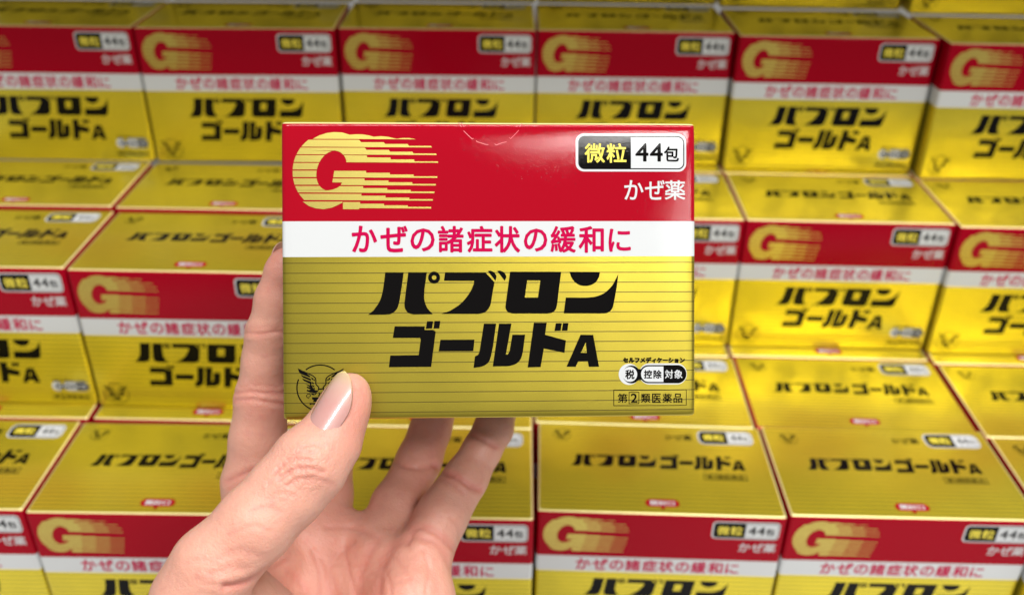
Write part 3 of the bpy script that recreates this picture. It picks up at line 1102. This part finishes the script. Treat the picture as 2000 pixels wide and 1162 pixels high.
for pts, za, zb, dep, wd, fl in CREASES:
    d = near_line(pts, za, zb, 40)
    dep *= 1.2
    disp -= dep * np.exp(-(d / wd) ** 2) * facing * 0.9
    disp += dep * 0.28 * np.exp(-((d - 2.6 * wd) / (1.4 * wd)) ** 2) * facing
    flush = np.maximum(flush, fl * 0.8 * np.exp(-(d / (wd * 2.0)) ** 2) * facing)


def blob(c, r):
    return np.exp(-(np.linalg.norm(camc - P3(*c), axis=1) / r) ** 2)


for c, r, a in (((700, 800, .268), 11, .50), ((556, 520, .312), 10, .45), ((720, 1070, .33), 17, .22), ((850, 1010, .332), 10, .18), ((640, 1090, .33), 14, .15), ((790, 1120, .315), 16, .25), ((515, 775, .32), 8, .30), ((640, 1040, .345), 26, .30), ((800, 930, .36), 26, .32), ((650, 900, .36), 24, .35)):
    flush = np.maximum(flush, a * blob(c, r))
for c, r, a in (((872, 968, .338), 7, .5), ((655, 860, .262), 6, .2), ((508, 840, .322), 9, .25), ((850, 1075, .322), 9, .5), ((770, 1110, .327), 8, .4), ((700, 1095, .33), 9, .4), ((590, 905, .257), 5, .25), ((340, 1120, .255), 8, .5)):
    disp += a * blob(c, r)
wr = np.zeros(N)
for c, r, a in (((588, 912, .260), 9, 1.0), ((545, 950, .258), 9, .45), ((515, 774, .319), 6, .5), ((512, 648, .315), 5, .35), ((500, 930, .325), 7, .45), ((440, 1100, .25), 12, .4), ((760, 1110, .325), 22, .3), ((880, 935, .340), 7, .4)):
    wr = np.maximum(wr, a * blob(c, r))
rng = np.random.default_rng(3)
for _ in range(7):                                               # slow unevenness of flesh
    kx = rng.normal(0, 0.16, 3)
    disp += 0.07 * np.sin(camc @ kx + rng.uniform(0, 6.3))
co = co + no * (disp / 1000.0)[:, None]
me.vertices.foreach_set('co', co.astype(np.float32).ravel())
at_ = me.attributes.new('flush', 'FLOAT', 'POINT')
at_.data.foreach_set('value', np.clip(flush, 0, 1).astype(np.float32))
aw_ = me.attributes.new('wrinkle', 'FLOAT', 'POINT')
aw_.data.foreach_set('value', wr.astype(np.float32))
me.polygons.foreach_set('use_smooth', [True] * len(me.polygons))
me.update()
hand = link('hand', me, [M['skin']])
wo = CAM + RIGHT * float(ORG[0] / 1000) + UP * float(ORG[1] / 1000) + FWD * float(ORG[2] / 1000)
hand.matrix_world = Matrix(((RIGHT.x, UP.x, -FWD.x, wo.x), (RIGHT.y, UP.y, -FWD.y, wo.y), (RIGHT.z, UP.z, -FWD.z, wo.z), (0, 0, 0, 1)))
tag(hand, 'bare left hand with a long glossy pale pink thumbnail holding up a box', 'hand')


def make_nail(name, base, tip, normal, width, length, radius, lift, mats):
    """A long oval nail: curved across, slightly arched along, with thickness. Camera axes, millimetres."""
    base, tip = np.array(base, float), np.array(tip, float)
    ax = tip - base
    ax /= np.linalg.norm(ax)
    nrm = np.array(normal, float)
    nrm -= ax * (nrm @ ax)
    nrm /= np.linalg.norm(nrm)
    sd = np.cross(ax, nrm)
    nu, nv = 28, 16
    top, along = [], []
    for i in range(nu + 1):
        t = i / nu
        # outline: rounded cuticle, gently widening sides, almond tip
        hw = width / 2 * (0.94 + 0.06 * min(1, t / 0.4))
        if t < 0.20:
            hw *= (1 - ((0.20 - t) / 0.20) ** 2.2 * 0.80) ** 0.5
        if t > 0.45:
            hw *= max(0.0, 1 - ((t - 0.45) / 0.553) ** 2.1) ** 0.55
        for j in range(nv + 1):
            s = -1 + 2 * j / nv
            x = s * hw
            arch = lift - 1.0 * (2 * t - 0.9) ** 2 * 0.55
            cur = math.sqrt(max(0.01, radius ** 2 - x * x)) - radius
            round_cut = -1.1 * (s * s) * max(0, (0.25 - t) / 0.25)
            top.append(base + ax * (t * length - round_cut * 0.9) + sd * x + nrm * (cur + arch))
            along.append(t)
    top = np.array(top)
    bot = top - nrm * 0.45
    vs = np.concatenate([top, bot])
    along = along * 2
    n = len(top)
    W_ = nv + 1
    fs = []
    for i in range(nu):
        for j in range(nv):
            a = i * W_ + j
            fs.append((a, a + 1, a + W_ + 1, a + W_))
            fs.append((n + a, n + a + W_, n + a + W_ + 1, n + a + 1))
    rim = [j for j in range(W_)] + [i * W_ + nv for i in range(1, nu + 1)] + [nu * W_ + j for j in range(nv - 1, -1, -1)] + [i * W_ for i in range(nu - 1, 0, -1)]
    for a, b in zip(rim, rim[1:] + rim[:1]):
        fs.append((a, n + a, n + b, b))
    m = mesh_from((vs - ORG) * np.array([1, 1, -1]) / 1000.0, fs, name, smooth=True)
    b = bmesh.new()
    b.from_mesh(m)
    bmesh.ops.recalc_face_normals(b, faces=b.faces)
    b.to_mesh(m)
    b.free()
    a = m.attributes.new('along', 'FLOAT', 'POINT')
    a.data.foreach_set('value', np.array(along, np.float32))
    o = link(name, m, mats, hand)
    return o


tn = make_nail('nail', P3(600, 852, .2628), P3(677, 718, .2740), (-0.60, 0.10, -0.78), 13.2, 22.0, 7.2, 1.05, [M['nail_gel']])
tn['label'] = 'long pale pink thumbnail with glossy gel'
ix = make_nail('nail', P3(546, 535, .3215), P3(552, 482, .3200), (-0.55, 0.25, 0.80), 9.0, 11.5, 6.0, 0.2, [M['nail_gel']])
ix['label'] = 'dusky pink nail of the index finger'
